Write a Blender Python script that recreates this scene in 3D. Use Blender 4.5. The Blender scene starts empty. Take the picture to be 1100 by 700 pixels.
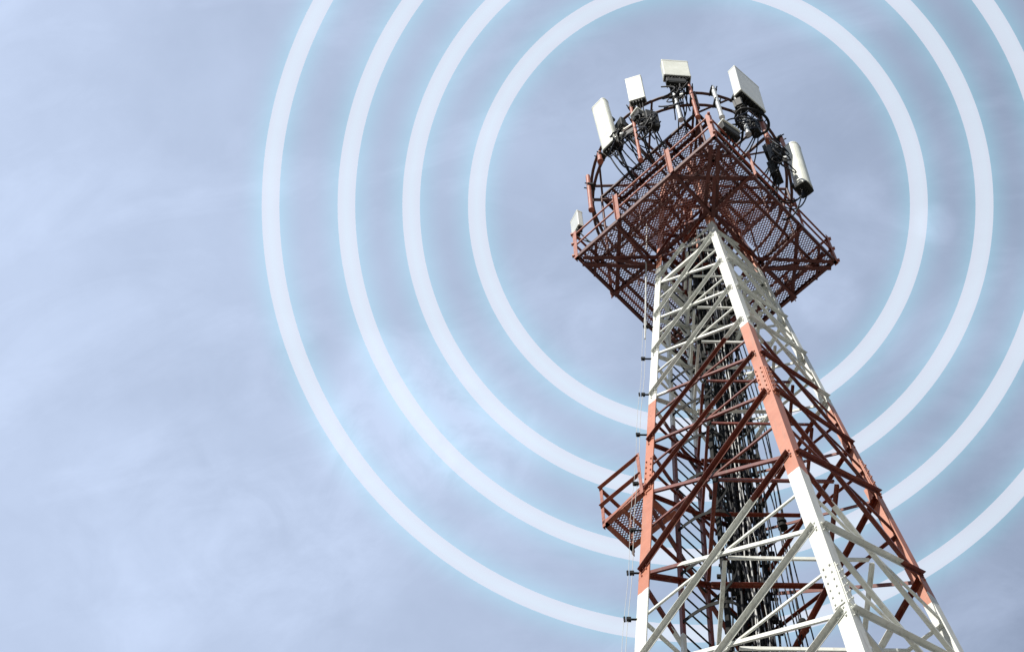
import bpy, math, random
from mathutils import Vector as V, Matrix
random.seed(7)
S = bpy.context.scene
C = S.collection
R = math.radians
PI = math.pi

# ------------------------------------------------------------------ materials
def mat(name):
    m = bpy.data.materials.new(name); m.use_nodes = True
    nt = m.node_tree
    return m, nt, nt.nodes, nt.links, nt.nodes['Principled BSDF']

def noise(N, L, scale, detail=5, rough=.6, vec=None):
    n = N.new('ShaderNodeTexNoise'); n.inputs['Scale'].default_value = scale
    n.inputs['Detail'].default_value = detail; n.inputs['Roughness'].default_value = rough
    if vec: L.new(vec, n.inputs['Vector'])
    return n.outputs['Fac']

def ramp(N, L, fac, stops):
    r = N.new('ShaderNodeValToRGB')
    e = r.color_ramp.elements
    while len(e) < len(stops): e.new(.5)
    for k, (p, c) in enumerate(stops):
        e[k].position = p; e[k].color = (*c, 1) if len(c) == 3 else c
    L.new(fac, r.inputs['Fac'])
    return r.outputs['Color']

def math_node(N, L, op, a, b=None):
    n = N.new('ShaderNodeMath'); n.operation = op
    for k, x in enumerate((a, b)):
        if x is None: continue
        if isinstance(x, (int, float)): n.inputs[k].default_value = x
        else: L.new(x, n.inputs[k])
    return n.outputs[0]

def mixc(N, L, fac, a, b, mode='MIX'):
    n = N.new('ShaderNodeMix'); n.data_type = 'RGBA'; n.blend_type = mode
    for sock, x in ((n.inputs[0], fac), (n.inputs[6], a), (n.inputs[7], b)):
        if isinstance(x, (int, float)): sock.default_value = x
        elif isinstance(x, tuple): sock.default_value = (*x, 1)
        else: L.new(x, sock)
    return n.outputs[2]

def bump(N, L, B, h, dist=.004, strength=.4):
    b = N.new('ShaderNodeBump'); b.inputs['Distance'].default_value = dist; b.inputs['Strength'].default_value = strength
    L.new(h, b.inputs['Height']); L.new(b.outputs[0], B.inputs['Normal'])

BAND_TOP, BAND_H = 33.52, 5.43
ORANGE_A, ORANGE_B = (.47, .145, .070), (.61, .225, .125)
def paint_material(name, oa, ob):
    """aviation paint: white and orange bands of equal height, measured up the tower"""
    m, nt, N, L, B = mat(name)
    g = N.new('ShaderNodeNewGeometry'); pos = g.outputs['Position']
    sx = N.new('ShaderNodeSeparateXYZ'); L.new(pos, sx.inputs[0])
    wob = math_node(N, L, 'MULTIPLY', math_node(N, L, 'SUBTRACT', noise(N, L, 9, 2, .5, pos), .5), .05)
    z = math_node(N, L, 'ADD', sx.outputs[2], wob)
    k = math_node(N, L, 'FLOOR', math_node(N, L, 'DIVIDE', math_node(N, L, 'SUBTRACT', BAND_TOP, z), BAND_H))
    odd = math_node(N, L, 'ABSOLUTE', math_node(N, L, 'FLOORED_MODULO', k, 2.0))
    n1 = noise(N, L, 2.2, 6, .65, pos)
    n2 = noise(N, L, 23, 4, .6, pos)
    orange = ramp(N, L, n1, [(.3, oa), (.7, ob)])
    white = ramp(N, L, n1, [(.3, (.72, .745, .68)), (.62, (.83, .85, .80))])
    col = mixc(N, L, odd, white, orange)
    # grime and rust freckles
    fl = ramp(N, L, n2, [(.66, (0, 0, 0)), (.74, (1, 1, 1))])
    col = mixc(N, L, math_node(N, L, 'MULTIPLY', fl, .25), col, (.20, .085, .04))
    n3 = noise(N, L, 4.5, 9, .72, pos)
    pf = ramp(N, L, n3, [(.56, (0, 0, 0)), (.68, (1, 1, 1))])
    col = mixc(N, L, math_node(N, L, 'MULTIPLY', pf, .42), col, mixc(N, L, odd, (.46, .40, .32), (.24, .075, .040)))
    st = N.new('ShaderNodeMapping'); st.inputs['Scale'].default_value = (9, 9, .7); L.new(pos, st.inputs[0])
    sn = noise(N, L, 1.6, 4, .6, st.outputs[0])
    sk = ramp(N, L, sn, [(.52, (0, 0, 0)), (.75, (1, 1, 1))])
    col = mixc(N, L, math_node(N, L, 'MULTIPLY', sk, .38), col, (.26, .19, .13))
    L.new(col, B.inputs['Base Color'])
    B.inputs['Roughness'].default_value = .48
    bump(N, L, B, n2, .002, .15)
    return m

def plain(name, a, b, scale=6, rough=.5, metal=0., bmp=.25):
    m, nt, N, L, B = mat(name)
    tc = N.new('ShaderNodeTexCoord')
    n = noise(N, L, scale, 5, .6, tc.outputs['Object'])
    L.new(ramp(N, L, n, [(.32, a), (.68, b)]), B.inputs['Base Color'])
    B.inputs['Roughness'].default_value = rough; B.inputs['Metallic'].default_value = metal
    if b[0] < .1: B.inputs['Specular IOR Level'].default_value = .2
    bump(N, L, B, n, .002, bmp)
    return m

M_PAINT = paint_material('leg_paint', ORANGE_A, ORANGE_B)
M_BRACE = paint_material('shaded_brace_paint', (.105, .015, .008), (.23, .042, .018))  # orange darker than on the legs: shade of the undersides put into the colour
M_RED = plain('red_oxide_paint', (.060, .012, .009), (.125, .026, .016), 5, .6)
M_RAIL = plain('weathered_rail_paint', (.24, .060, .032), (.46, .150, .085), 7, .55)
M_BROWN = plain('brown_pipe_paint', (.055, .022, .016), (.11, .038, .026), 5, .6)
M_GRATE = plain('red_grating_paint', (.11, .017, .010), (.23, .042, .021), 5, .65)
M_GALV = plain('galvanised_steel', (.42, .44, .45), (.58, .60, .60), 9, .42, .35)
M_PANEL = plain('antenna_radome', (.70, .72, .63), (.86, .88, .79), 4, .42)
M_CAP = plain('radome_end_cap', (.58, .60, .54), (.70, .72, .66), 6, .5)
M_GREY = plain('pale_grey_radome', (.60, .63, .62), (.70, .73, .71), 3, .45)
M_DARK = plain('dark_casting', (.014, .015, .014), (.032, .033, .030), 10, .6, .0)
M_RRU = plain('grey_casting', (.018, .019, .018), (.040, .042, .039), 10, .55, .0)
M_CABLE = plain('black_cable_jacket', (.008, .009, .010), (.020, .021, .025), 8, .62)
M_BLUECABLE = plain('slate_cable_jacket', (.022, .03, .05), (.045, .058, .09), 8, .6)
M_PALECABLE = plain('pale_cable_jacket', (.40, .42, .42), (.56, .57, .55), 8, .5)
M_RUBBER = plain('black_rubber', (.006, .007, .007), (.014, .015, .014), 12, .8)

# ------------------------------------------------------------------ mesh builder
class MB:
    def __init__(s): s.v = []; s.f = []; s.sm = []
    def add(s, vs, fs, smooth=False):
        o = len(s.v); s.v += [V(x) for x in vs]
        for f in fs: s.f.append([i + o for i in f]); s.sm.append(smooth)
        return s
    def prism(s, p0, p1, poly, ax, ay, smooth=False):
        """sweep a 2-D polygon (in axes ax, ay) from p0 to p1"""
        p0, p1 = V(p0), V(p1); n = len(poly)
        vs = [p + ax * a + ay * b for p in (p0, p1) for a, b in poly]
        fs = [[i, (i + 1) % n, n + (i + 1) % n, n + i] for i in range(n)]
        o = len(s.v); s.add(vs, fs, smooth); s.add(vs, [list(range(n))[::-1], list(range(n, 2 * n))], False)
        return s
    def bar(s, p0, p1, w, h, up=V((0, 0, 1))):
        p0, p1 = V(p0), V(p1); d = (p1 - p0).normalized()
        a = d.cross(up)
        if a.length < 1e-4: a = d.cross(V((1, 0, 0)))
        a.normalize(); b = a.cross(d).normalized()
        return s.prism(p0, p1, [(-w/2, -h/2), (w/2, -h/2), (w/2, h/2), (-w/2, h/2)], a, b)
    def angle(s, p0, p1, A, B, w, t, w2=None):
        """steel angle: corner line p0-p1, one flange towards A, the other towards B"""
        w2 = w2 or w
        d = (V(p1) - V(p0)).normalized()
        A = (A - d * A.dot(d)).normalized(); B = (B - d * B.dot(d)); B = (B - A * B.dot(A)).normalized()
        return s.prism(p0, p1, [(0, 0), (w, 0), (w, t), (t, t), (t, w2), (0, w2)], A, B)
    def channel(s, p0, p1, A, B, w, h, t):
        d = (V(p1) - V(p0)).normalized()
        A = (A - d * A.dot(d)).normalized(); B = (B - d * B.dot(d)); B = (B - A * B.dot(A)).normalized()
        return s.prism(p0, p1, [(0, -h/2), (w, -h/2), (w, -h/2+t), (t, -h/2+t), (t, h/2-t), (w, h/2-t), (w, h/2), (0, h/2)], A, B)
    def tube(s, pts, r, n=8, closed=False):
        pts = [V(p) for p in pts]; m = len(pts); vs = []
        ref = None
        for i, p in enumerate(pts):
            a = pts[(i - 1) % m] if (closed or i > 0) else p
            b = pts[(i + 1) % m] if (closed or i < m - 1) else p
            d = (b - a).normalized()
            if ref is None:
                ref = d.orthogonal().normalized()
            ref = (ref - d * ref.dot(d)).normalized()
            q = d.cross(ref)
            for k in range(n):
                t = 2 * PI * k / n
                vs.append(p + ref * (r * math.cos(t)) + q * (r * math.sin(t)))
        fs = []
        for i in range(m if closed else m - 1):
            for k in range(n):
                j = (i + 1) % m
                fs.append([i*n + k, i*n + (k+1) % n, j*n + (k+1) % n, j*n + k])
        s.add(vs, fs, True)
        if not closed:
            s.add(vs[:n], [list(range(n))[::-1]]); s.add(vs[-n:], [list(range(n))])
        return s
    def cyl(s, p0, p1, r, n=12): return s.tube([p0, p1], r, n)
    def box(s, c, sx, sy, sz, X=V((1, 0, 0)), Y=V((0, 1, 0)), Z=V((0, 0, 1))):
        c = V(c); return s.prism(c - Z * sz/2, c + Z * sz/2, [(-sx/2, -sy/2), (sx/2, -sy/2), (sx/2, sy/2), (-sx/2, sy/2)], X, Y)
    def rbox(s, c, sx, sy, sz, X, Y, Z, r=.03, n=4, cap=.012):
        """upright box with rounded vertical edges and softened ends"""
        def prof(g):
            out = []
            for cx, cy, a0 in ((sx/2-r, sy/2-r, 0), (-sx/2+r, sy/2-r, 90), (-sx/2+r, -sy/2+r, 180), (sx/2-r, -sy/2+r, 270)):
                for k in range(n + 1):
                    a = R(a0 + 90 * k / n); out.append((cx + (r - g) * math.cos(a), cy + (r - g) * math.sin(a)))
            return out
        c = V(c); vs = []
        lv = [(-sz/2, cap), (-sz/2 + cap, 0), (sz/2 - cap, 0), (sz/2, cap)]
        for z, g in lv:
            for a, b in prof(g): vs.append(c + X * a + Y * b + Z * z)
        m = 4 * (n + 1); fs = []
        for l in range(3):
            for k in range(m): fs.append([l*m + k, l*m + (k+1) % m, (l+1)*m + (k+1) % m, (l+1)*m + k])
        s.add(vs, fs, False)
        s.add(vs[:m], [list(range(m))[::-1]]); s.add(vs[-m:], [list(range(m))])
        return s
    def build(s, name, material, parent=None, origin=None):
        if origin is None:
            lo = V((min(v.x for v in s.v), min(v.y for v in s.v), min(v.z for v in s.v)))
            hi = V((max(v.x for v in s.v), max(v.y for v in s.v), max(v.z for v in s.v)))
            origin = (lo + hi) / 2
        me = bpy.data.meshes.new(name)
        me.from_pydata([tuple(v - origin) for v in s.v], [], s.f)
        me.polygons.foreach_set('use_smooth', s.sm); me.update()
        me.materials.append(material)
        o = bpy.data.objects.new(name, me); C.objects.link(o)
        WPOS[o.name] = V(origin)
        if parent is not None:
            o.parent = parent; o.location = V(origin) - WPOS[parent.name]
        else: o.location = origin
        return o
WPOS = {}
def empty(name, loc):
    o = bpy.data.objects.new(name, None); C.objects.link(o); o.location = loc; o.empty_display_size = .3
    WPOS[o.name] = V(loc); return o
def tag(o, label, cat, group=None):
    o['label'] = label; o['category'] = cat
    if group: o['group'] = group
    return o

# ------------------------------------------------------------------ tower geometry (metres, base centre at the origin)
TH = R(15.73)
APEX = 44.12
AZ = {'left': -PI + TH, 'front': -PI/2 + TH, 'right': TH, 'back': PI/2 + TH}
ORDER = ['left', 'front', 'right', 'back']           # counter-clockwise from above
def rad(z): return 3.84 * (APEX - z) / 42.52
def leg(name, z):
    a = AZ[name]; r = rad(z); return V((r * math.cos(a), r * math.sin(a), z))
def polar(az, r, z): a = R(az); return V((r * math.cos(a), r * math.sin(a), z))
Z3 = V((0, 0, 1))
LEVELS = [32.842, 31.313, 29.89, 28.337, 26.814, 25.32, 23.155, 21.004, 18.917, 16.76, 14.6, 12.45, 10.3, 8.1, 5.9, 3.2, .35]
UPPER = [38.0, 36.55, 35.25, 34.04, 32.842]

tower = empty('lattice_tower', (0, 0, 0))
tag(tower, 'tall square lattice telecom tower in white and orange bands with a red mesh gallery', 'tower')

# legs: large angles, corner outwards, flanges along both faces
LEGW, LEGT = .188, .018
BOLTS = [25.75, 19.55]
for i, nm in enumerate(ORDER):
    nx, pv = ORDER[(i + 1) % 4], ORDER[(i - 1) % 4]
    p0, p1 = leg(nm, 0), leg(nm, 38.1)
    A = (leg(nx, 0) - leg(nm, 0)).normalized(); B = (leg(pv, 0) - leg(nm, 0)).normalized()
    d = (p1 - p0).normalized()
    m = MB()
    # cross-section narrows once, above the gallery floor, as the sections get lighter
    for za, zb, w in ((0, 25.73, LEGW), (25.734, 31.7, .158), (31.704, 38.1, .125)):
        q0, q1 = leg(nm, za), leg(nm, zb)
        m.angle(q0, q1, A, B, w, LEGT)
    nA = d.cross(A).normalized(); nA = nA if nA.dot(B) < 0 else -nA      # outward normal of the flange along A
    nB = d.cross(B).normalized(); nB = nB if nB.dot(A) < 0 else -nB
    for z in [l for l in LEVELS[:10] if l < 33] :
        q = leg(nm, z)
        for F, n in ((A, nA), (B, nB)):
            for dz, u in ((-.09, .06), (.09, .06), (.0, .14)):
                c = q + F * u + d * dz
                m.prism(c - n * .002, c + n * .018, [(.013 * math.cos(R(60*k)), .013 * math.sin(R(60*k))) for k in range(6)], d, F)
    lg = m.build('leg', M_PAINT, tower)
    for zb in BOLTS:                                    # splice plates with rows of bolts
        q = leg(nm, zb)
        for F, n in ((A, nA), (B, nB)):
            s = MB()
            c = q + F * .09 + n * .008
            s.prism(c - n * .005, c + n * .006, [(-.48, -.07), (.48, -.07), (.48, .07), (-.48, .07)], d, F)
            for k in range(6):
                for u in (-.045, .045):
                    b = c + d * (-.42 + k * .168) + F * u
                    s.prism(b + n * .004, b + n * .024, [(.013 * math.cos(R(60*j)), .013 * math.sin(R(60*j))) for j in range(6)], d, F)
            s.build('splice_plate', M_PAINT, lg)

# ---- bracing of the four faces
def face_normal(a, b):
    n = (leg(b, 10) - leg(a, 10)).cross(leg(a, 20) - leg(a, 10)).normalized()
    mid = leg(a, 10) + leg(b, 10); mid.z = 0
    return n if n.dot(mid) > 0 else -n

stuff_sub = MB(); stuff_main = MB(); stuff_plan = MB()
FACES = [(ORDER[i], ORDER[(i + 1) % 4]) for i in range(4)]     # b is counter-clockwise of a
centre = {}
def brace_panels(levels, in_view):
    for k in range(len(levels) - 1):
        zu, zl = levels[k], levels[k + 1]
        big = zu < 25.5
        w, wo, t = (.062, .072, .008) if big else ((.048, .056, .007) if zu < 33 else (.055, .05, .007))
        ws = .042 if big else .034
        seen = in_view and zu > 18
        for a, b in FACES:
            n = face_normal(a, b)
            side = (leg(b, zl) - leg(a, zl)).normalized()
            au, al, bu, bl = leg(a, zu), leg(a, zl), leg(b, zu), leg(b, zl)
            e = .055
            dn = -((au - al).normalized())
            # main diagonal: outside the flanges, outstanding flange outward along its top edge
            p0, p1 = bu - side * e + n * .004, al + side * e + n * .004
            perp = (p1 - p0).normalized().cross(n); perp = perp if perp.dot(dn) > 0 else -perp
            m = MB() if seen else stuff_main
            m.angle(p0 - perp * w/2, p1 - perp * w/2, perp, n, w, t, wo)
            for q in (p0, p1):
                dd = (p1 - p0).normalized() * (.045 if q is p0 else -.045)
                for j in (0, 1):
                    c = q + dd * (1 + 1.6 * j)
                    m.prism(c + n * t, c + n * (t + .016), [(.015 * math.cos(R(60*i)), .015 * math.sin(R(60*i))) for i in range(6)], side, side.cross(n))
            if seen: m.build('diagonal_brace', M_BRACE, tower)
            # counter diagonal: inside the flanges, outstanding flange inward
            o = LEGT + .004
            p0, p1 = au + side * e - n * o, bl - side * e - n * o
            perp = (p1 - p0).normalized().cross(n); perp = perp if perp.dot(dn) > 0 else -perp
            m = MB() if seen else stuff_main
            m.angle(p0 - perp * w/2, p1 - perp * w/2, perp, -n, w, t, wo)
            if seen: m.build('diagonal_brace', M_BRACE, tower)
            # crossing point of the two diagonals
            wa, wb = (bu - au).length, (bl - al).length
            f = wa / (wa + wb)
            cx = au.lerp(bl, f)
            centre[(a, b, round(zu, 2))] = cx
            zm = cx.z
            for q, sd in ((leg(a, zm), 1), (leg(b, zm), -1)):
                m = MB() if seen else stuff_sub
                o2 = LEGT + .006
                s0 = q + side * sd * .05 - n * o2; s1 = cx - side * sd * .055 - n * o2
                m.angle(s0, s1, dn, -n, ws, .007)
                if seen: subs.append((zm, q.y, m))
                # small bolt heads
        # plan bracing: a diamond joining the crossings of neighbouring faces
        keys = [(a, b, round(zu, 2)) for a, b in FACES]
        for j in range(4):
            c0, c1 = centre[keys[j]], centre[keys[(j + 1) % 4]]
            n0, n1 = face_normal(*FACES[j]), face_normal(*FACES[(j + 1) % 4])
            dd = (c1 - c0).normalized()
            inn = -(c0 + c1); inn.z = 0; inn.normalize()
            p0, p1 = c0 + dd * .07 - n0 * .06 - Z3 * .012, c1 - dd * .07 - n1 * .06 - Z3 * .012
            m = MB() if seen else stuff_plan
            m.angle(p0, p1, inn, -Z3, .06 if big else .046, .007)
            if seen: m.build('plan_brace', M_BRACE, tower)
subs = []
brace_panels(LEVELS, True)
brace_panels(UPPER, True)
subs.sort(key=lambda s: (s[0] < 20, s[1], -s[0]))
for k, (zm, y, m) in enumerate(subs):
    if k < 96: m.build('sub_brace', M_BRACE, tower)
    else: stuff_sub.v and None; o = len(stuff_sub.v); stuff_sub.v += m.v; stuff_sub.f += [[i + o for i in f] for f in m.f]; stuff_sub.sm += m.sm
def kind_stuff(o): o['kind'] = 'stuff'; return o
kind_stuff(stuff_sub.build('sub_brace', M_BRACE, tower))
kind_stuff(stuff_main.build('diagonal_brace', M_BRACE, tower))
kind_stuff(stuff_plan.build('plan_brace', M_BRACE, tower))
# closing horizontals at the gallery and at the top
for zz, w in ((32.86, .08), (38.02, .07)):
    for a, b in FACES:
        n = face_normal(a, b); side = (leg(b, zz) - leg(a, zz)).normalized()
        m = MB(); m.angle(leg(a, zz) + side * .06 - n * .03, leg(b, zz) - side * .06 - n * .03, -Z3, -n, w, .008)
        m.build('ring_beam', M_BRACE, tower)

# ---- climbing ladder and cable ladder on the inside of the left-back face
NLB = V((math.cos(PI*3/4 + TH), math.sin(PI*3/4 + TH), 0)); TLB = V((-NLB.y, NLB.x, 0))     # TLB points to the left leg
def lb(s, off, z): return NLB * (rad(z) / math.sqrt(2) + off) + TLB * s + Z3 * z
lad = {'a': (lambda z: .50 + .006 * (24 - z)), 'b': (lambda z: -.08 + .0 * z)}
OFF = -.02
ZL0, ZL1 = .4, 35.0
ladder = MB()
for f in lad.values():
    ladder.bar(lb(f(ZL0), OFF, ZL0), lb(f(ZL1), OFF, ZL1), .065, .05, NLB)
lo = ladder.build('ladder', M_BRACE, tower)
rg = MB()
z = 14.0
while z < 34.8:
    rg.cyl(lb(lad['a'](z), OFF, z), lb(lad['b'](z), OFF, z), .014, 6); z += .30
kind_stuff(rg.build('rung', M_DARK, lo))
z = 15.2
while z < 33:                                     # safety-cage hoops
    a, b = lad['a'](z), lad['b'](z); c = (a + b) / 2; h = (a - b) / 2
    pts = [lb(c + (h + .02) * math.cos(t) * (1 + .15 * math.sin(t)), OFF - .72 * math.sin(t), z) for t in [PI * k / 14 for k in range(15)]]
    m = MB()
    for p, q in zip(pts, pts[1:]): m.bar(p, q + (q - p) * .04, .008, .075)
    m.build('cage_hoop', M_RUBBER, lo); z += 1.1

# cable ladder beside it
cl = {'a': (lambda z: -.30), 'b': (lambda z: -.30 - .55 * min(1.0, rad(z) / 1.9))}
tray = MB()
for f in cl.values():
    tray.bar(lb(f(ZL0), -.16, ZL0), lb(f(ZL1), -.16, ZL1), .05, .07, NLB)
tr = tray.build('cable_ladder', M_RUBBER, tower)
rg = MB(); z = 14.0
while z < 35:
    rg.bar(lb(cl['a'](z), -.16, z), lb(cl['b'](z), -.16, z), .05, .03, NLB); z += .62
kind_stuff(rg.build('cable_rung', M_RUBBER, tr))

# ---- feeder cables: a thing each bundle strand hangs in; they run up beside the back leg
UB = V((math.cos(AZ['back']), math.sin(AZ['back']), 0)); WB = V((-UB.y, UB.x, 0))
feeder = empty('feeder_cables', polar(math.degrees(AZ['back']), rad(.4) - .5, .4))
tag(feeder, 'dense bundle of black feeder cables climbing inside the tower beside the far leg', 'cables')
def lean(z): return .30 * max(-.3, min(1.3, (30 - z) / 12))
def back_pt(u, s, z): return UB * (rad(z) - u) + WB * s + Z3 * z
for k in range(56):
    s0 = -.34 + .68 * random.random(); u0 = .06 + .62 * random.random()
    rr = random.choice((.007, .009, .012, .015, .020))
    pts = []; z = .4 if k < 0 else 15.0
    ph = random.random() * 6
    while z < 36.2:
        sq = min(1, .45 + rad(z) / 2.2)
        wv = .03 * math.sin(z * 1.3 + ph) + .02 * math.sin(z * 3.1 + 2 * ph)
        pts.append(back_pt(u0 * sq + wv * .6, (s0 + .07 * math.sin(.35 * z + ph)) * sq + wv + lean(z), z)); z += .45
    m = MB(); m.tube(pts, rr, 6)
    m.build('cable', M_PALECABLE if k % 11 == 5 else (M_BLUECABLE if k % 5 == 2 else M_CABLE), feeder)
z = 15.5; k = 0
while z < 35.5:                                   # cable hangers and clamps
    m = MB(); k += 1
    random.seed(k)
    sq = min(1, .45 + rad(z) / 2.2)
    for j in range(9):
        s = (-.36 + .09 * j + random.uniform(-.03, .03)) * sq + lean(z); u = (.15 + .4 * random.random()) * sq
        m.box(back_pt(u, s, z + random.uniform(-.25, .25)), random.uniform(.04, .09), random.uniform(.05, .12), random.uniform(.06, .20), UB, WB, Z3)
    m.bar(back_pt(.3 * sq, -.40 * sq + lean(z), z), back_pt(.3 * sq, .40 * sq + lean(z), z), .04, .03)
    m.build('cable_clamp', M_RUBBER, feeder); z += .78

# a second slimmer run near the middle, with standoff insulators
runs = empty('slack_cables', back_pt(.9, .8, 15))
tag(runs, 'thin loose cables hanging right of the black feeder bundle inside the tower', 'cables')
for k in range(7):
    s0 = -.24 - .06 * k; u0 = .45 + .1 * random.random(); ph = random.random() * 6
    pts = []; z = 15.0
    while z < 33:
        sq = min(1, .35 + rad(z) / 2.4)
        pts.append(back_pt(u0 * sq, (s0 + .05 * math.sin(.8 * z + ph)) * sq, z)); z += .5
    MB().tube(pts, .011, 5).build('cable', (M_CABLE, M_BLUECABLE, M_CABLE)[k % 3], runs)
for zc in (19.2, 21.4, 23.9, 26.3):
    sq = min(1, .35 + rad(zc) / 2.4)
    m = MB()
    for j in range(4): m.cyl(back_pt(.5 * sq, -.5 * sq, zc + .06 * j), back_pt(.5 * sq, -.5 * sq, zc + .06 * j + .035), .075 if j % 2 == 0 else .055, 12)
    m.build('insulator', M_RUBBER, runs)

# ---- earthing wire on standoffs along the left leg
UL = V((math.cos(AZ['left']), math.sin(AZ['left']), 0))
wire = empty('earthing_wire', leg('left', .3) + UL * .2)
tag(wire, 'thin pale earthing wire on black standoffs down the outside of the left leg', 'wire')
for off, rr in ((.10, .0045), (.15, .0035)):
    MB().tube([leg('left', z) + UL * (off + .012 * math.sin(z * 2.1)) for z in [.4 + .55 * k for k in range(59)]], rr, 6).build('wire', M_PALECABLE, wire)
MB().tube([leg('left', z) + UL * (.10 + .10 * (z - 30.3) / 5 ) + V((0, -.06, 0)) for z in [30.4 + .4 * k for k in range(14)]], .015, 8).build('conduit', M_PALECABLE, wire)
for zb in (31.0, 29.75, 28.45, 27.1, 25.6, 24.3, 23.2, 22.1, 20.9, 19.7):
    q = leg('left', zb)
    m = MB(); m.box(q + UL * (.11 + .02 * math.sin(zb * 7)), .06, .045, .06, UL, V((-UL.y, UL.x, 0)), Z3)
    m.cyl(q - UL * .02, q + UL * .12, .015, 8)
    m.cyl(q + UL * .15 - Z3 * .05, q + UL * .15 + Z3 * .05, .014, 8)
    m.build('standoff', M_RUBBER, wire)

# ------------------------------------------------------------------ gallery (square service platform)
GZ, GR = 34.04, 2.395
def corner(nm, r, z): a = AZ[nm]; return V((r * math.cos(a), r * math.sin(a), z))
gal = MB()
gm = {}
for a, b in FACES:
    n = (corner(a, 1, 0) + corner(b, 1, 0)).normalized()
    gal.channel(corner(a, GR, GZ), corner(b, GR, GZ), -n, Z3, .05, .12, .008)
gallery = gal.build('gallery', M_RED, tower)
for a, b in FACES:                                   # joists that carry on past the legs to the edge
    n = (corner(a, 1, 0) + corner(b, 1, 0)).normalized(); sd = (corner(b, 1, 0) - corner(a, 1, 0)).normalized()
    hs = GR / math.sqrt(2)
    for off in (rad(GZ) / math.sqrt(2) + .03, hs * .80):
        m = MB(); m.channel(n * off - sd * (hs - .06) + Z3 * (GZ - .085), n * off + sd * (hs - .06) + Z3 * (GZ - .085 ), n, Z3, .045, .075, .007)
        m.build('joist', M_RED, gallery)
# chords across each corner and radial beams from each leg
for i, nm in enumerate(ORDER):
    nx, pv = ORDER[(i + 1) % 4], ORDER[(i - 1) % 4]
    P = corner(nm, GR, GZ)
    for f, w in ((.31, .07), (.14, .05)):
        p0, p1 = P.lerp(corner(nx, GR, GZ), f), P.lerp(corner(pv, GR, GZ), f)
        m = MB(); m.angle(p0 - Z3 * .13, p1 - Z3 * .13, Z3, corner(nm, -1, 0), w, .007); m.build('chord', M_RED, gallery)
    u = corner(nm, 1, 0); tt = V((-u.y, u.x, 0))
    for sgn in (-1, 1):
        m = MB(); m.angle(u * (rad(GZ) - .02) + tt * .07 * sgn + Z3 * (GZ - .21), u * (GR - .12) + tt * .03 * sgn + Z3 * (GZ - .21), Z3, tt * sgn, .07, .007)
        m.build('radial_beam', M_RED, gallery)
    # knee struts from the leg below up to the chord
    for q in (P.lerp(corner(nx, GR, GZ), .30), P.lerp(corner(pv, GR, GZ), .30)):
        m = MB(); m.angle(leg(nm, 33.62) + u * .03, q - Z3 * .15, Z3, u, .055, .007); m.build('knee_strut', M_RED, gallery)
    m = MB(); m.angle(leg(nm, 33.6) + u * .03, u * (GR * .70) + Z3 * (GZ - .2), Z3, tt, .06, .007); m.build('knee_strut', M_RED, gallery)

def grating(poly_half, z, pitch, w, hole=None, thick=.006, keep=None):
    """expanded-metal sheet: two families of slanting strands clipped to a square, with a hole over the shaft"""
    m = MB()
    u = corner('front', 1, 0); v = corner('right', 1, 0)     # diagonals of the square
    e1, e2 = (u + v).normalized(), (v - u).normalized()      # parallel to the sides
    h = poly_half
    sl = [(.86, .5), (.86, -.5)]
    for (cx, cy) in sl:
        dx, dy = cx, cy; nx, ny = -cy, cx
        kk = int(h * 1.5 / pitch) + 2
        for k in range(-kk, kk + 1):
            ox, oy = nx * k * pitch, ny * k * pitch
            t0, t1 = -1e9, 1e9
            for o, d in ((ox, dx), (oy, dy)):
                a, b = (-h - o) / d, (h - o) / d
                t0 = max(t0, min(a, b)); t1 = min(t1, max(a, b))
            if t1 - t0 < .02: continue
            segs = [(t0, t1)]
            if hole:
                a0, a1 = -1e9, 1e9
                for o, d in ((ox, dx), (oy, dy)):
                    a, b = (-hole - o) / d, (hole - o) / d
                    a0 = max(a0, min(a, b)); a1 = min(a1, max(a, b))
                if a1 > a0: segs = [(t0, max(t0, a0)), (min(t1, a1), t1)]
            if keep:
                ns = []
                for s0, s1 in segs:
                    n_ = max(1, int((s1 - s0) / .12)); cur = None
                    for q in range(n_):
                        a, b = s0 + (s1 - s0) * q / n_, s0 + (s1 - s0) * (q + 1) / n_
                        if keep(ox + dx * (a + b) / 2, oy + dy * (a + b) / 2): cur = (cur[0], b) if cur else (a, b)
                        elif cur: ns.append(cur); cur = None
                    if cur: ns.append(cur)
                segs = ns
            for s0, s1 in segs:
                if s1 - s0 < .01: continue
                zz = z + (.003 if cy > 0 else -.003)
                m.bar(e1 * (ox + dx * s0) + e2 * (oy + dy * s0) + Z3 * zz, e1 * (ox + dx * s1) + e2 * (oy + dy * s1) + Z3 * zz, w, thick)
    return m
HS = GR / math.sqrt(2)
grating(HS - .02, GZ + .065, .046, .0135, hole=rad(GZ) / math.sqrt(2) + .12).build('floor_grating', M_GRATE, gallery)

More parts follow.
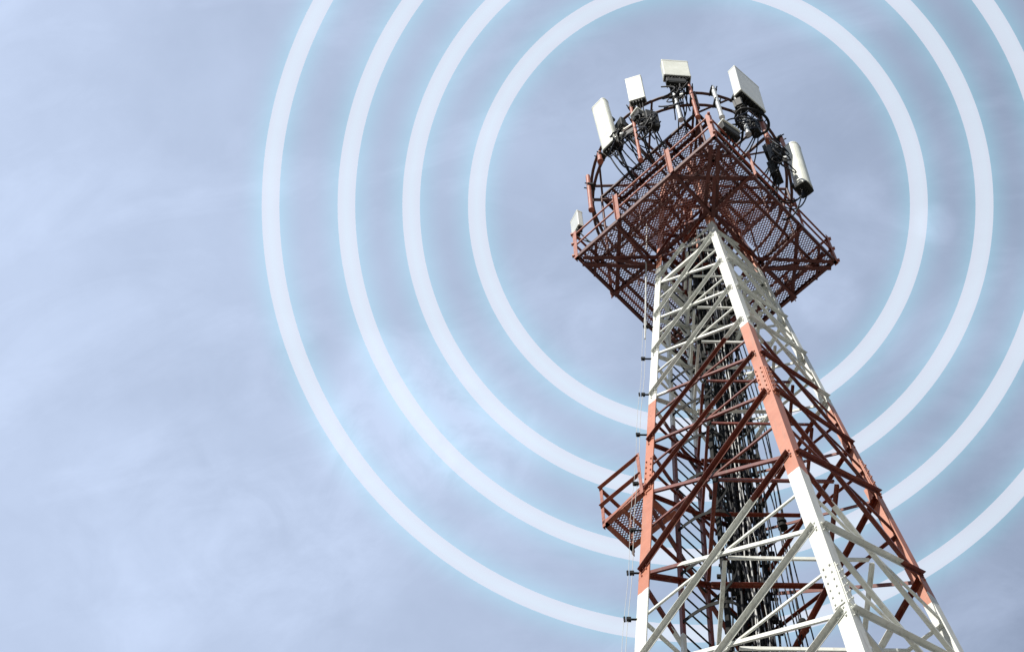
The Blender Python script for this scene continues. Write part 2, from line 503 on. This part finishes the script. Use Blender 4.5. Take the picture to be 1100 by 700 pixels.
# handrails and posts round the edge
for a, b in FACES:
    n = (corner(a, 1, 0) + corner(b, 1, 0)).normalized()
    for h in (1.08, .56):
        m = MB(); m.angle(corner(a, GR + .01, GZ + h), corner(b, GR + .01, GZ + h), -Z3, -n, .036, .005); m.build('handrail', M_RAIL, gallery)
    for f in (.31, .69):
        p = corner(a, GR + .02, GZ).lerp(corner(b, GR + .02, GZ), f) + n * .012
        sd = (corner(b, 1, 0) - corner(a, 1, 0)).normalized()
        m = MB(); m.angle(p - Z3 * .08, p + Z3 * 1.15, sd, -n * -1, .085, .008, .05); m.build('rail_post', M_RAIL, gallery)
for i, nm in enumerate(ORDER):
    nx, pv = ORDER[(i + 1) % 4], ORDER[(i - 1) % 4]
    p = corner(nm, GR + .03, GZ); A = corner(nx, 1, 0) - corner(nm, 1, 0); B = corner(pv, 1, 0) - corner(nm, 1, 0)
    m = MB(); m.angle(p - Z3 * .1, p + Z3 * 1.16, A, B, .085, .008)
    for h in (.03, .6, 1.08): m.box(p + Z3 * h + corner(nm, .01, 0), .05, .05, .05)
    m.build('rail_post', M_RAIL, gallery)

# ---- inner mesh screens round the ladder head (slanting red expanded metal seen through the floor)
UZ, UR = 37.15, 1.82
uf = MB()
for a, b in FACES:
    n = (corner(a, 1, 0) + corner(b, 1, 0)).normalized()
    uf.angle(corner(a, UR, UZ), corner(b, UR, UZ), -Z3, -n, .065, .007)
upper = uf.build('upper_platform', M_BROWN, tower)
hs2 = UR / math.sqrt(2)
# side coordinates: e1 ~ towards the right-front face, e2 ~ towards right-back; the mesh covers the left-hand side and the middle
grating(hs2 - .02, UZ + .01, .046, .0135, hole=.45, keep=lambda x, y: not (x > hs2 - .33)).build('floor_grating', M_GRATE, upper)
for a, b in FACES:
    n = (corner(a, 1, 0) + corner(b, 1, 0)).normalized(); sd = (corner(b, 1, 0) - corner(a, 1, 0)).normalized()
    for off in (.42, .95):
        m = MB(); m.angle(n * off - sd * (hs2 - .03) + Z3 * (UZ - .08), n * off + sd * (hs2 - .03) + Z3 * (UZ - .08), -Z3, n, .06, .007); m.build('joist', M_RED, upper)
for nm in ORDER:
    u = corner(nm, 1, 0); tt = V((-u.y, u.x, 0))
    m = MB(); m.angle(leg(nm, 35.3) + u * .02, u * (UR - .1) + Z3 * (UZ - .1), Z3, tt, .06, .007); m.build('knee_strut', M_RED, upper)
    m = MB(); m.cyl(corner(nm, UR - .03, GZ + .08), corner(nm, UR - .03, UZ + .02), .025, 8); m.build('stanchion', M_RED, upper)
for a, b in FACES:
    for f in (.33, .67):
        p = corner(a, UR - .03, 0).lerp(corner(b, UR - .03, 0), f)
        m = MB(); m.cyl(p + Z3 * (GZ + .08), p + Z3 * (UZ - .01), .018, 8); m.build('stanchion', M_RED, upper)

# ---- two round pipe hoops on spokes that carry the antennas
HZ = (37.05, 37.80); HR = 1.97
for hz in HZ:
    m = MB(); m.tube([polar(5 * k, HR, hz) for k in range(72)], .030, 8, closed=True); m.build('hoop_rail', M_BROWN, upper)
for k in range(8):
    az = -164.3 + 45 * k
    q = polar(az, HR, 0)
    r0 = UR - .05 if k % 2 == 0 else UR / math.sqrt(2) - .02
    m = MB(); m.cyl(polar(az, HR, HZ[0] - .22), polar(az, HR, HZ[1] + .03), .028, 8)
    m.bar(polar(az, .35, HZ[0] - .06), polar(az, HR, HZ[0] - .06), .05, .05)
    m.bar(polar(az + 1, .45, 37.9), polar(az, HR, HZ[1] - .05), .045, .045)
    m.cyl(polar(az, r0, UZ), polar(az + 20, HR, HZ[1] - .02), .022, 8)
    m.build('spoke', M_BROWN, upper)

# clamps where a mount pipe meets the hoops
def clamp_mesh(az, r, hz):
    m = MB(); X = polar(az, 1, 0); Y = V((-X.y, X.x, 0))
    m.box(polar(az, r - .04, hz), .15, .13, .07, X, Y, Z3)
    for s in (-1, 1): m.cyl(polar(az, r - .14, hz) + Y * .05 * s, polar(az, r + .09, hz) + Y * .05 * s, .012, 6)
    return m
def mount_pipe(az, z0, z1, material, rr=.048, r=HR + .10):
    m = MB(); m.cyl(polar(az, r, z0), polar(az, r, z1), rr, 14)
    m.cyl(polar(az, r, z0 - .01), polar(az, r, z0 + .05), rr + .012, 14)
    o = m.build('mount_pipe', material, upper)
    for hz in HZ:
        if z0 < hz < z1: clamp_mesh(az, r, hz).build('pipe_clamp', M_DARK, o)
    return o
mount_pipe(-157, 35.75, 37.6, M_RAIL, .046)
mount_pipe(-138.5, 36.7, 37.2, M_RAIL, .05)
mount_pipe(-111, 34.7, 37.9, M_RAIL, .035)
mount_pipe(-86, 35.95, 38.05, M_GALV, .042)
mount_pipe(-77, 36.0, 38.05, M_RAIL, .039)
mount_pipe(-64, 36.1, 37.95, M_GALV, .045)
mount_pipe(-51, 35.55, 37.95, M_GALV, .045)
mount_pipe(-37, 35.9, 37.6, M_RAIL, .05)
mount_pipe(-15, 35.2, 37.9, M_RAIL, .04)

# ------------------------------------------------------------------ antennas and radio units
def cable_curve(p, q, sag, n=10):
    p, q = V(p), V(q); out = []
    for k in range(n + 1):
        t = k / n; c = p.lerp(q, t); c = c - Z3 * (sag * 4 * t * (1 - t)); out.append(c)
    return out
def antenna(az, r, z, face, tilt, l, w, d, label, mt=M_PANEL, rnd=.05, jumpers=4, group='panel antennas round the top hoops', bracket=True):
    """panel antenna: bottom centre of its front face at (az, r, z)"""
    b = polar(az, r, z); f = polar(face, 1, 0); Y = V((-f.y, f.x, 0))
    up = Z3 * math.cos(R(tilt)) + f * math.sin(R(tilt)); X = (f - up * f.dot(up)).normalized()
    o = empty('panel_antenna', b - X * d / 2); tag(o, label, 'antenna', group)
    c = b - X * d / 2 + up * l / 2
    MB().rbox(c, d, w, l, X, Y, up, r=min(rnd, d * .45, w * .45), n=5).build('radome', mt, o)
    m = MB(); m.rbox(c - up * (l / 2 - .035), d + .008, w + .008, .075, X, Y, up, r=min(rnd, d * .45, w * .45), n=5, cap=.004); m.build('end_cap', M_CAP, o)
    m = MB(); m.rbox(c + up * (l / 2 - .03), d + .008, w + .008, .066, X, Y, up, r=min(rnd, d * .45, w * .45), n=5, cap=.006); m.build('end_cap', M_CAP, o)
    m = MB(); m.rbox(c - up * (l / 2 + .012), d - .03, w - .03, .05, X, Y, up, r=min(.03, d * .3), n=3, cap=.006)
    nconn = 6 if w > .45 else 4
    for k in range(nconn):
        s = (k - (nconn - 1) / 2) * (w - .1) / nconn
        for e in (-.04, .04): m.cyl(c - up * (l/2 + .02) + Y * s + X * e, c - up * (l/2 + .11) + Y * s + X * e, .016, 8)
    if w > .45:
        for k in range(9): m.box(c - up * (l/2 + .05) + Y * ((k - 4) * w / 10), d * .8, .014, .06, X, Y, up)
    m.build('base_plate', M_DARK, o)
    if bracket:
        pz = polar(az, HR + .10, 0)
        for h in (.18, .82):
            q = b - X * d + up * l * h; t = V((pz.x, pz.y, q.z))
            m = MB(); m.bar(q, q.lerp(t, .9) , .07, .06); m.box(q + X * .0 - X * .03, .05, .16, .12, X, Y, up); m.box(t, .13, .14, .10, X, Y, Z3)
            m.build('bracket', M_DARK, o)
    for k in range(jumpers):
        s = (k - (jumpers - 1) / 2) * (w - .1) / max(jumpers, 1)
        p = c - up * (l/2 + .1) + Y * s
        q = polar(az + random.uniform(-6, 6), HR - .25 - .2 * random.random(), z - .2 - .7 * random.random())
        q.z = min(q.z, p.z - .1)
        pts = cable_curve(p, q, .22 + .2 * random.random())
        MB().tube(pts, .014, 6).build('jumper_cable', M_CABLE, o)
    return o
def radio(az, r, z, face, w, d, h, label, shield=True, tilt=0, group='radio units clamped to the hoops', mt=M_RRU):
    c = polar(az, r, z); f = polar(face, 1, 0); Y = V((-f.y, f.x, 0)); up = Z3
    o = empty('radio_unit', c - up * h / 2); tag(o, label, 'radio unit', group)
    m = MB(); m.rbox(c, d * .7, w, h, f, Y, up, r=.02, n=3)
    for k in range(9): m.box(c - f * d * .40 + Y * ((k - 4) * w / 9.4), d * .3, .012, h * .92, f, Y, up)
    m.build('housing', mt, o)
    m = MB()
    m.box(c - up * (h/2 + .02), d * .6, w * .8, .03, f, Y, up)
    for k in range(4): m.cyl(c - up * (h/2) + Y * ((k - 1.5) * w / 5), c - up * (h/2 + .10) + Y * ((k - 1.5) * w / 5), .02, 8)
    m.build('connector_plate', M_DARK, o)
    if shield:
        m = MB(); m.rbox(c + up * (h/2 + .03), d * 1.0, w * 1.06, .07, f, Y, up, r=.02, n=3); m.build('lid', M_PANEL, o)
    for k in range(3):
        p = c - up * (h/2 + .1) + Y * ((k - 1) * w / 5)
        q = polar(az + random.uniform(-10, 10), 1.45, z - h / 2 - .5 - .5 * random.random())
        MB().tube(cable_curve(p, q, .12 + .15 * random.random()), .013, 6).build('jumper_cable', M_CABLE, o)
    return o

antenna(-125.7, 2.25, 36.24, -122.3, 4.6, 2.22, .36, .19, 'tall white panel antenna with rounded edges, tilted at far left of the hoops', rnd=.07)
antenna(-105.0, 2.25, 37.47, -92.7, 3.9, 1.19, .33, .13, 'short upright white panel antenna, second from left at the top', rnd=.02)
antenna(-82.5, 2.25, 38.12, -71.1, 2.6, .89, .54, .16, 'wide squat white panel antenna at the very top, above a galvanised pole', rnd=.02)
antenna(-45.9, 2.30, 37.20, -33.9, 1.7, 1.49, .69, .19, 'broad boxy panel antenna turned right, its ribbed dark underside showing', M_GREY, rnd=.015, jumpers=6)
antenna(-14.5, 2.27, 34.95, -24, 2, 2.1, .30, .30, 'long white panel antenna on the right side with cable loops beside it', rnd=.12)
antenna(-167, 2.36, 35.6, -140, 1, .75, .30, .12, 'small white panel antenna low on the left, behind the gallery handrail', M_GREY, rnd=.02, jumpers=2, bracket=False)

radio(-122, 1.98, 37.55, -135, .27, .15, .46, 'dark finned radio unit right behind the tall left antenna', shield=False)
radio(-117, 1.92, 36.95, -110, .24, .15, .32, 'lower pale-lidded radio unit behind the tall left antenna')
radio(-124, 2.0, 36.65, -150, .20, .14, .36, 'lowest small dark unit behind the foot of the tall left antenna', shield=False, mt=M_DARK)
radio(-101, 2.06, 36.45, -60, .26, .20, .80, 'tall dark radio unit hanging under the second antenna from left', shield=False, mt=M_DARK)
radio(-108, 2.1, 36.95, -130, .22, .18, .26, 'small radio unit with white lid under the second antenna from left')
radio(-84, 2.2, 37.82, -71, .40, .18, .22, 'wide dark radio box directly under the squat top antenna', shield=False, mt=M_DARK)
radio(-62, 2.05, 35.35, -40, .40, .20, .32, 'finned radio unit with white lid right of the front corner rail', mt=M_DARK)
radio(-52, 2.15, 36.85, -10, .30, .20, .40, 'finned dark radio unit under the broad boxy antenna', shield=False)
radio(-44, 2.05, 36.25, -20, .24, .2, .38, 'dark radio unit beside the thick orange mount pipe', shield=False, mt=M_DARK)
radio(-29, 1.98, 36.0, -40, .22, .16, .7, 'tall radio unit with white lid left of the long right antenna')
radio(-26, 1.85, 36.45, -10, .26, .18, .42, 'upper dark radio unit tucked behind the long right antenna', shield=False, mt=M_DARK)
radio(-25, 1.82, 35.5, -8, .28, .2, .66, 'lower dark radio unit tucked behind the long right antenna', shield=False, mt=M_DARK)

# looped jumper tails tied up behind the antennas
def tangle(az, z, n, label, spread=.3):
    o = empty('cable_tangle', polar(az, 2.0, z)); tag(o, label, 'cables', 'jumper cable tangles at the hoops')
    for k in range(n):
        a0 = az + random.uniform(-4, 4); z0 = z + random.uniform(-.1, .5)
        p = polar(a0, 2.12 + random.uniform(-.1, .1), z0); pts = []
        lx, lz = random.uniform(.08, .22), random.uniform(.18, .5); ph = random.random() * 6
        T = polar(az + 90, 1, 0); U = polar(az, 1, 0)
        for j in range(17):
            t = j / 16
            pts.append(p + T * (lx * math.sin(2 * PI * t + ph) + spread * (t - .5) * math.cos(ph)) + U * (.08 * math.sin(5 * t + ph)) - Z3 * (lz * math.sin(PI * t) + t * random.uniform(.25, .35)))
        MB().tube(pts, random.choice((.010, .013, .016)), 6).build('jumper_cable', M_CABLE if k % 4 else M_BLUECABLE, o)
    m = MB(); T = polar(az + 90, 1, 0)
    m.bar(polar(az, 2.05, z + .12) - T * .14, polar(az, 2.05, z + .12) + T * .14, .05, .06)
    m.build('tie_bar', M_DARK, o)
    m = MB(); m.rbox(polar(az, 2.08, z + .35), .10, .12, .16, V((1, 0, 0)), V((0, 1, 0)), Z3, r=.02, n=3); m.build('junction_box', M_DARK, o)
    m = MB(); m.rbox(polar(az + 2.5, 2.12, z - .1), .08, .09, .10, V((1, 0, 0)), V((0, 1, 0)), Z3, r=.02, n=3); m.build('junction_box', M_GREY, o)
tangle(-121, 36.6, 9, 'black cable tangle tied behind the tall left panel antenna')
tangle(-104, 36.4, 8, 'black cable tangle under the second antenna from left')
tangle(-85, 37.3, 5, 'few black cables looping at the galvanised pole under the squat antenna')
tangle(-52, 36.3, 9, 'black cable tangle hanging below the broad boxy antenna')
tangle(-31, 35.5, 7, 'black cable tangle beside the long right-hand antenna', .12)

# loop of spare cable under the broad antenna
o = MB()
o.tube([polar(-49, 2.2, 36.05) + polar(-49 + 90, .34 * math.cos(t), 0) + polar(-49, .22 * math.sin(t), 0) + Z3 * (.03 * math.sin(3 * t)) for t in [2 * PI * k / 28 for k in range(28)]], .028, 8, closed=True)
tag(o.build('cable_loop', M_CABLE, None), 'coiled loop of black cable hanging below the broad boxy antenna', 'cable')

# ------------------------------------------------------------------ rest landing outside the left leg
NFL = V((math.cos(-3*PI/4 + TH), math.sin(-3*PI/4 + TH), 0))
LZ = 25.35
uL = (leg('front', LZ) - leg('left', LZ)).normalized(); uL.z = 0; uL.normalize()      # towards the front leg
vL = (leg('back', LZ) - leg('left', LZ)).normalized(); vL.z = 0; vL.normalize()
c0 = leg('left', LZ) + V((0, 0, 0)) + uL * .02 - vL * .02
W_, D_ = .80, .62
def lp(u, v, z): return c0 - uL * u + vL * v + Z3 * z
lm = MB()
for p, q, A in ((lp(0, 0, 0), lp(W_, 0, 0), vL), (lp(W_, 0, 0), lp(W_, D_, 0), uL), (lp(W_, D_, 0), lp(-.1, D_, 0), -vL), (lp(0, D_, -.01), lp(0, 0, -.01), -uL)):
    lm.angle(p, q, Z3, A, .08, .008)
lm.angle(lp(W_ * .55, 0, -.01), lp(W_ * .55, D_, -.01), Z3, uL, .05, .006)
landing = lm.build('landing', M_RAIL, tower)
g = MB()
for fam in (1, -1):
    for k in range(-28, 50):
        # strands at a slant, clipped to the rectangle
        pts = []
        o_ = k * .046
        x0, y0, dx, dy = 0, o_, 1, .6 * fam
        t0, t1 = 0, W_
        a, b = (0 - y0) / dy, (D_ - y0) / dy
        t0, t1 = max(t0, min(a, b)), min(t1, max(a, b))
        if t1 - t0 > .03: g.bar(lp(t0, y0 + dy * t0, .03 + .003 * fam), lp(t1, y0 + dy * t1, .03 + .003 * fam), .0125, .006)
g.build('floor_grating', M_GRATE, landing)
for u, v in ((W_, 0), (W_, D_), (.04, -.03)):
    m = MB(); m.angle(lp(u, v, -.08), lp(u, v, 1.08), uL, vL, .055, .007); m.build('rail_post', M_RAIL, landing)
for h in (1.02, .5):
    m = MB(); m.angle(lp(0, -.006, h), lp(W_, -.006, h), -Z3, -vL, .045, .006); m.build('handrail', M_RAIL, landing)
    m = MB(); m.angle(lp(W_ + .006, 0, h), lp(W_ + .006, D_, h), -Z3, uL, .045, .006); m.build('handrail', M_RAIL, landing)
m = MB(); m.angle(lp(W_ - .05, -.008, .02), lp(-.05, -.008, .18), -Z3, vL, .06, .006); m.build('brace', M_RAIL, landing)

# ------------------------------------------------------------------ ground
m, nt, N, L, B = mat('gravel_ground')
tc = N.new('ShaderNodeTexCoord')
n1 = noise(N, L, .12, 8, .65, tc.outputs['Object']); n2 = noise(N, L, 3.5, 6, .7, tc.outputs['Object'])
gcol = mixc(N, L, .5, ramp(N, L, n1, [(.35, (.12, .12, .11)), (.65, (.18, .175, .16))]), ramp(N, L, n2, [(.35, (.11, .11, .10)), (.7, (.19, .185, .17))]))
L.new(gcol, B.inputs['Base Color']); B.inputs['Roughness'].default_value = .95
gr = MB(); nseg = 64
gr.add([(0, 0, 0)] + [(6000 * math.cos(2*PI*k/nseg), 6000 * math.sin(2*PI*k/nseg), 0) for k in range(nseg)], [[0, 1 + k, 1 + (k + 1) % nseg] for k in range(nseg)])
g = gr.build('ground', m, None, V((0, 0, 0))); g['kind'] = 'structure'
# concrete footings under the legs
mc = plain('concrete', (.24, .23, .21), (.34, .33, .31), 4, .9)
for nm in ORDER:
    q = leg(nm, 0); MB().box((q.x, q.y, .2), .9, .9, .45).build('footing', mc, tower)

# ------------------------------------------------------------------ camera
cam = bpy.data.cameras.new('camera'); co = bpy.data.objects.new('camera', cam); C.objects.link(co)
cam.sensor_fit = 'HORIZONTAL'; cam.sensor_width = 36; cam.lens = 36 * 2054.65 / 1100
cam.clip_end = 20000; cam.clip_start = .1
co.location = (0, -14, 1.6); co.rotation_euler = (R(90 + 65.338), 0, R(14.756))
S.camera = co

# ------------------------------------------------------------------ pale signal rings hanging in the sky behind the mast head
CAMROT = co.rotation_euler.to_matrix()
DEPTH = 48.0
PX = DEPTH / 2054.65
ring_centre = V(co.location) + CAMROT @ V(((749.6 - 550) * PX, (350 - 221) * PX, -DEPTH))
RX, RY, RN = CAMROT @ V((1, 0, 0)), CAMROT @ V((0, 1, 0)), CAMROT @ V((0, 0, 1))
mr, nt, N, L, B = mat('signal_light')
N.remove(B)
em = N.new('ShaderNodeEmission'); em.inputs[0].default_value = (1.0, .88, 1.0, 1); em.inputs[1].default_value = .28
tr_ = N.new('ShaderNodeBsdfTransparent'); tr_.inputs[0].default_value = (.66, .66, .66, 1)
ad = N.new('ShaderNodeAddShader'); L.new(em.outputs[0], ad.inputs[0]); L.new(tr_.outputs[0], ad.inputs[1])
L.new(ad.outputs[0], N['Material Output'].inputs['Surface'])
mg, nt, N, L, B = mat('signal_glow')
N.remove(B)
em = N.new('ShaderNodeEmission'); em.inputs[0].default_value = (.0, .92, .86, 1); em.inputs[1].default_value = .235
L.new(em.outputs[0], N['Material Output'].inputs['Volume'])
for mm in (mr, mg):
    try: mm.cycles.emission_sampling = 'NONE'
    except Exception: pass
def ring_solid(r_prof, n, pts):
    """sweep a cross-section (radius offset, depth) all the way round a ring"""
    m = MB(); k = len(pts); vs = []
    for i in range(n):
        a = 2 * PI * i / n
        dr = RX * math.cos(a) + RY * math.sin(a)
        for dd, h in pts: vs.append(ring_centre + dr * (r_prof + dd) + RN * h)
    m.add(vs, [[i*k + j, i*k + (j+1) % k, ((i+1) % n)*k + (j+1) % k, ((i+1) % n)*k + j] for i in range(n) for j in range(k)])
    return m
RINGS = [(237.5, 'innermost'), (308.0, 'second'), (377.5, 'third'), (459.0, 'outermost')]
for rp, wd in RINGS:
    ring_r = rp * PX; hw = 9.35 * PX
    lab = {'innermost': 'smallest pale signal ring in the sky round the antenna head',
           'second': 'second smallest pale signal ring, just outside the smallest one',
           'third': 'third pale signal ring, just inside the largest one',
           'outermost': 'largest pale signal ring in the sky, farthest from the tower'}[wd]
    o = ring_solid(ring_r, 192, [(-hw, -.03), (hw, -.03), (hw, .03), (-hw, .03)]).build('signal_ring', mr)
    tag(o, lab, 'ring', 'concentric signal rings behind the tower')
    W = 38 * PX; T = .36; prof = []
    for k in range(-8, 9):
        x = k / 8; prof.append((x * W, T * (1 - abs(x)) ** 1.8 + .0005))
    tp = prof + [(x, -h) for x, h in prof[::-1]]
    ring_solid(ring_r, 160, tp).build('glow', mg, o)

# ------------------------------------------------------------------ daylight
PATCHES = [(112.0, 62.4, 3.4, 0.27), (106.5, 62.0, 2.4, 0.20), (116.0, 58.2, 3.6, 0.16), (125.2, 57.9, 4.74, 0.12), (82.5, 64.5, 1.25, 0.18), (73.8, 65.2, 0.78, 0.2), (98.9, 64.8, 1.67, 0.12), (77.1, 67.0, 0.84, 0.08), (118.5, 63.3, 1.67, -0.12), (100.0, 73.0, 3.35, -0.06), (80.3, 54.8, 4.18, -0.1), (123.5, 70.8, 2.51, -0.05)]
VEIL_SIDE, VEIL_NOISE, VEIL_MEAN, VEIL_COLOR = .70, .62, .632, (7.8, 9.25, 12.2)
SUN_EL, SUN_AZ = 48, -112          # azimuth measured like the tower's, counter-clockwise from +x
w = bpy.data.worlds.new('World'); S.world = w; w.use_nodes = True
N, L = w.node_tree.nodes, w.node_tree.links
bg = N['Background']
sky = N.new('ShaderNodeTexSky'); sky.sky_type = 'NISHITA'; sky.sun_disc = False
sky.sun_elevation = R(SUN_EL); sky.sun_rotation = R(90 - SUN_AZ)
sky.air_density = 1.0; sky.dust_density = 2.0; sky.ozone_density = 1.0
tc = N.new('ShaderNodeTexCoord')
mp = N.new('ShaderNodeMapping'); mp.inputs['Scale'].default_value = (1, 1, 1.6); mp.inputs['Rotation'].default_value = (0, 0, R(35)); L.new(tc.outputs['Generated'], mp.inputs[0])
n1 = noise(N, L, 9, 8, .58, mp.outputs[0]); n2 = noise(N, L, 2.2, 3, .5, mp.outputs[0])
nn = math_node(N, L, 'ADD', math_node(N, L, 'MULTIPLY', n1, .6), math_node(N, L, 'MULTIPLY', n2, .4))
# thin veil of cloud, thicker towards the left-hand (sunward) side
dt = N.new('ShaderNodeVectorMath'); dt.operation = 'DOT_PRODUCT'; L.new(tc.outputs['Generated'], dt.inputs[0])
dt.inputs[1].default_value = (-.967, -.255, 0)
sxyz = N.new('ShaderNodeSeparateXYZ'); L.new(tc.outputs['Generated'], sxyz.inputs[0])
amt = math_node(N, L, 'ADD', math_node(N, L, 'MULTIPLY', dt.outputs['Value'], VEIL_SIDE), math_node(N, L, 'MULTIPLY', math_node(N, L, 'SUBTRACT', nn, .5), VEIL_NOISE))
amt = math_node(N, L, 'ADD', amt, VEIL_MEAN)
# a brighter bank of cloud lower down on that side
amt = math_node(N, L, 'ADD', amt, math_node(N, L, 'MULTIPLY', math_node(N, L, 'SUBTRACT', .92, sxyz.outputs[2]), .45))
# drawn-out wisps
wm = N.new('ShaderNodeMapping'); wm.inputs['Rotation'].default_value = (.3, .2, .9); wm.inputs['Scale'].default_value = (1.0, 2.6, 1.0); L.new(tc.outputs['Generated'], wm.inputs[0])
wn = N.new('ShaderNodeTexNoise'); wn.inputs['Scale'].default_value = 9; wn.inputs['Detail'].default_value = 9; wn.inputs['Roughness'].default_value = .62; wn.inputs['Distortion'].default_value = .6
L.new(wm.outputs[0], wn.inputs['Vector'])
wf = ramp(N, L, wn.outputs['Fac'], [(.48, (0, 0, 0)), (.72, (1, 1, 1))])
amt = math_node(N, L, 'ADD', amt, math_node(N, L, 'MULTIPLY', wf, .10))
# a few soft cloud patches at their own bearings in the sky (azimuth, elevation, radius in degrees, density)
wn2 = N.new('ShaderNodeTexNoise'); wn2.inputs['Scale'].default_value = 26; wn2.inputs['Detail'].default_value = 7; wn2.inputs['Roughness'].default_value = .6; wn2.inputs['Distortion'].default_value = .8
L.new(tc.outputs['Generated'], wn2.inputs['Vector'])
pat = ramp(N, L, wn2.outputs['Fac'], [(.34, (.15, .15, .15)), (.66, (1, 1, 1))])
for paz, pel, prad, pden in PATCHES:
    dp = N.new('ShaderNodeVectorMath'); dp.operation = 'DOT_PRODUCT'; L.new(tc.outputs['Generated'], dp.inputs[0])
    dp.inputs[1].default_value = (math.cos(R(pel)) * math.cos(R(paz)), math.cos(R(pel)) * math.sin(R(paz)), math.sin(R(pel)))
    mr_ = N.new('ShaderNodeMapRange'); mr_.interpolation_type = 'SMOOTHERSTEP'
    mr_.inputs[1].default_value = math.cos(R(prad)); mr_.inputs[2].default_value = 1.0; mr_.inputs[3].default_value = 0; mr_.inputs[4].default_value = pden * .85
    L.new(dp.outputs['Value'], mr_.inputs[0])
    amt = math_node(N, L, 'ADD', amt, math_node(N, L, 'MULTIPLY', mr_.outputs[0], pat))
cl_ = N.new('ShaderNodeClamp'); L.new(amt, cl_.inputs[0]); cl_.inputs[1].default_value = .0; cl_.inputs[2].default_value = .95
col = mixc(N, L, cl_.outputs[0], sky.outputs[0], VEIL_COLOR)
# unseen sky towards the horizon dimmed on purpose, to cut fill light on undersides
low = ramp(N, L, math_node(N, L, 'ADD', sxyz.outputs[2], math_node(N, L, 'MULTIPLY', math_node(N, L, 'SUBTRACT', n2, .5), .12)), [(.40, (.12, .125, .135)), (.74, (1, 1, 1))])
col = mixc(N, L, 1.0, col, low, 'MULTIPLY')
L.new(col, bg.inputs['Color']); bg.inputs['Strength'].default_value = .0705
sun = bpy.data.lights.new('sun', 'SUN'); sun.energy = 5.0; sun.angle = R(.5); sun.color = (1, .95, .87)
so = bpy.data.objects.new('sun', sun); C.objects.link(so); so.location = (-20, -40, 60)
d = V((math.cos(R(SUN_EL)) * math.cos(R(SUN_AZ)), math.cos(R(SUN_EL)) * math.sin(R(SUN_AZ)), math.sin(R(SUN_EL))))
so.rotation_euler = d.to_track_quat('Z', 'Y').to_euler()

S.view_settings.view_transform = 'Standard'; S.view_settings.look = 'None'
S.view_settings.exposure = .2; S.view_settings.gamma = 1
S.render.engine = 'CYCLES'
S.cycles.transparent_max_bounces = 32
S.cycles.max_bounces = 8
S.cycles.use_denoising = True
S.cycles.denoiser = 'OPENIMAGEDENOISE'
S.render.film_transparent = False
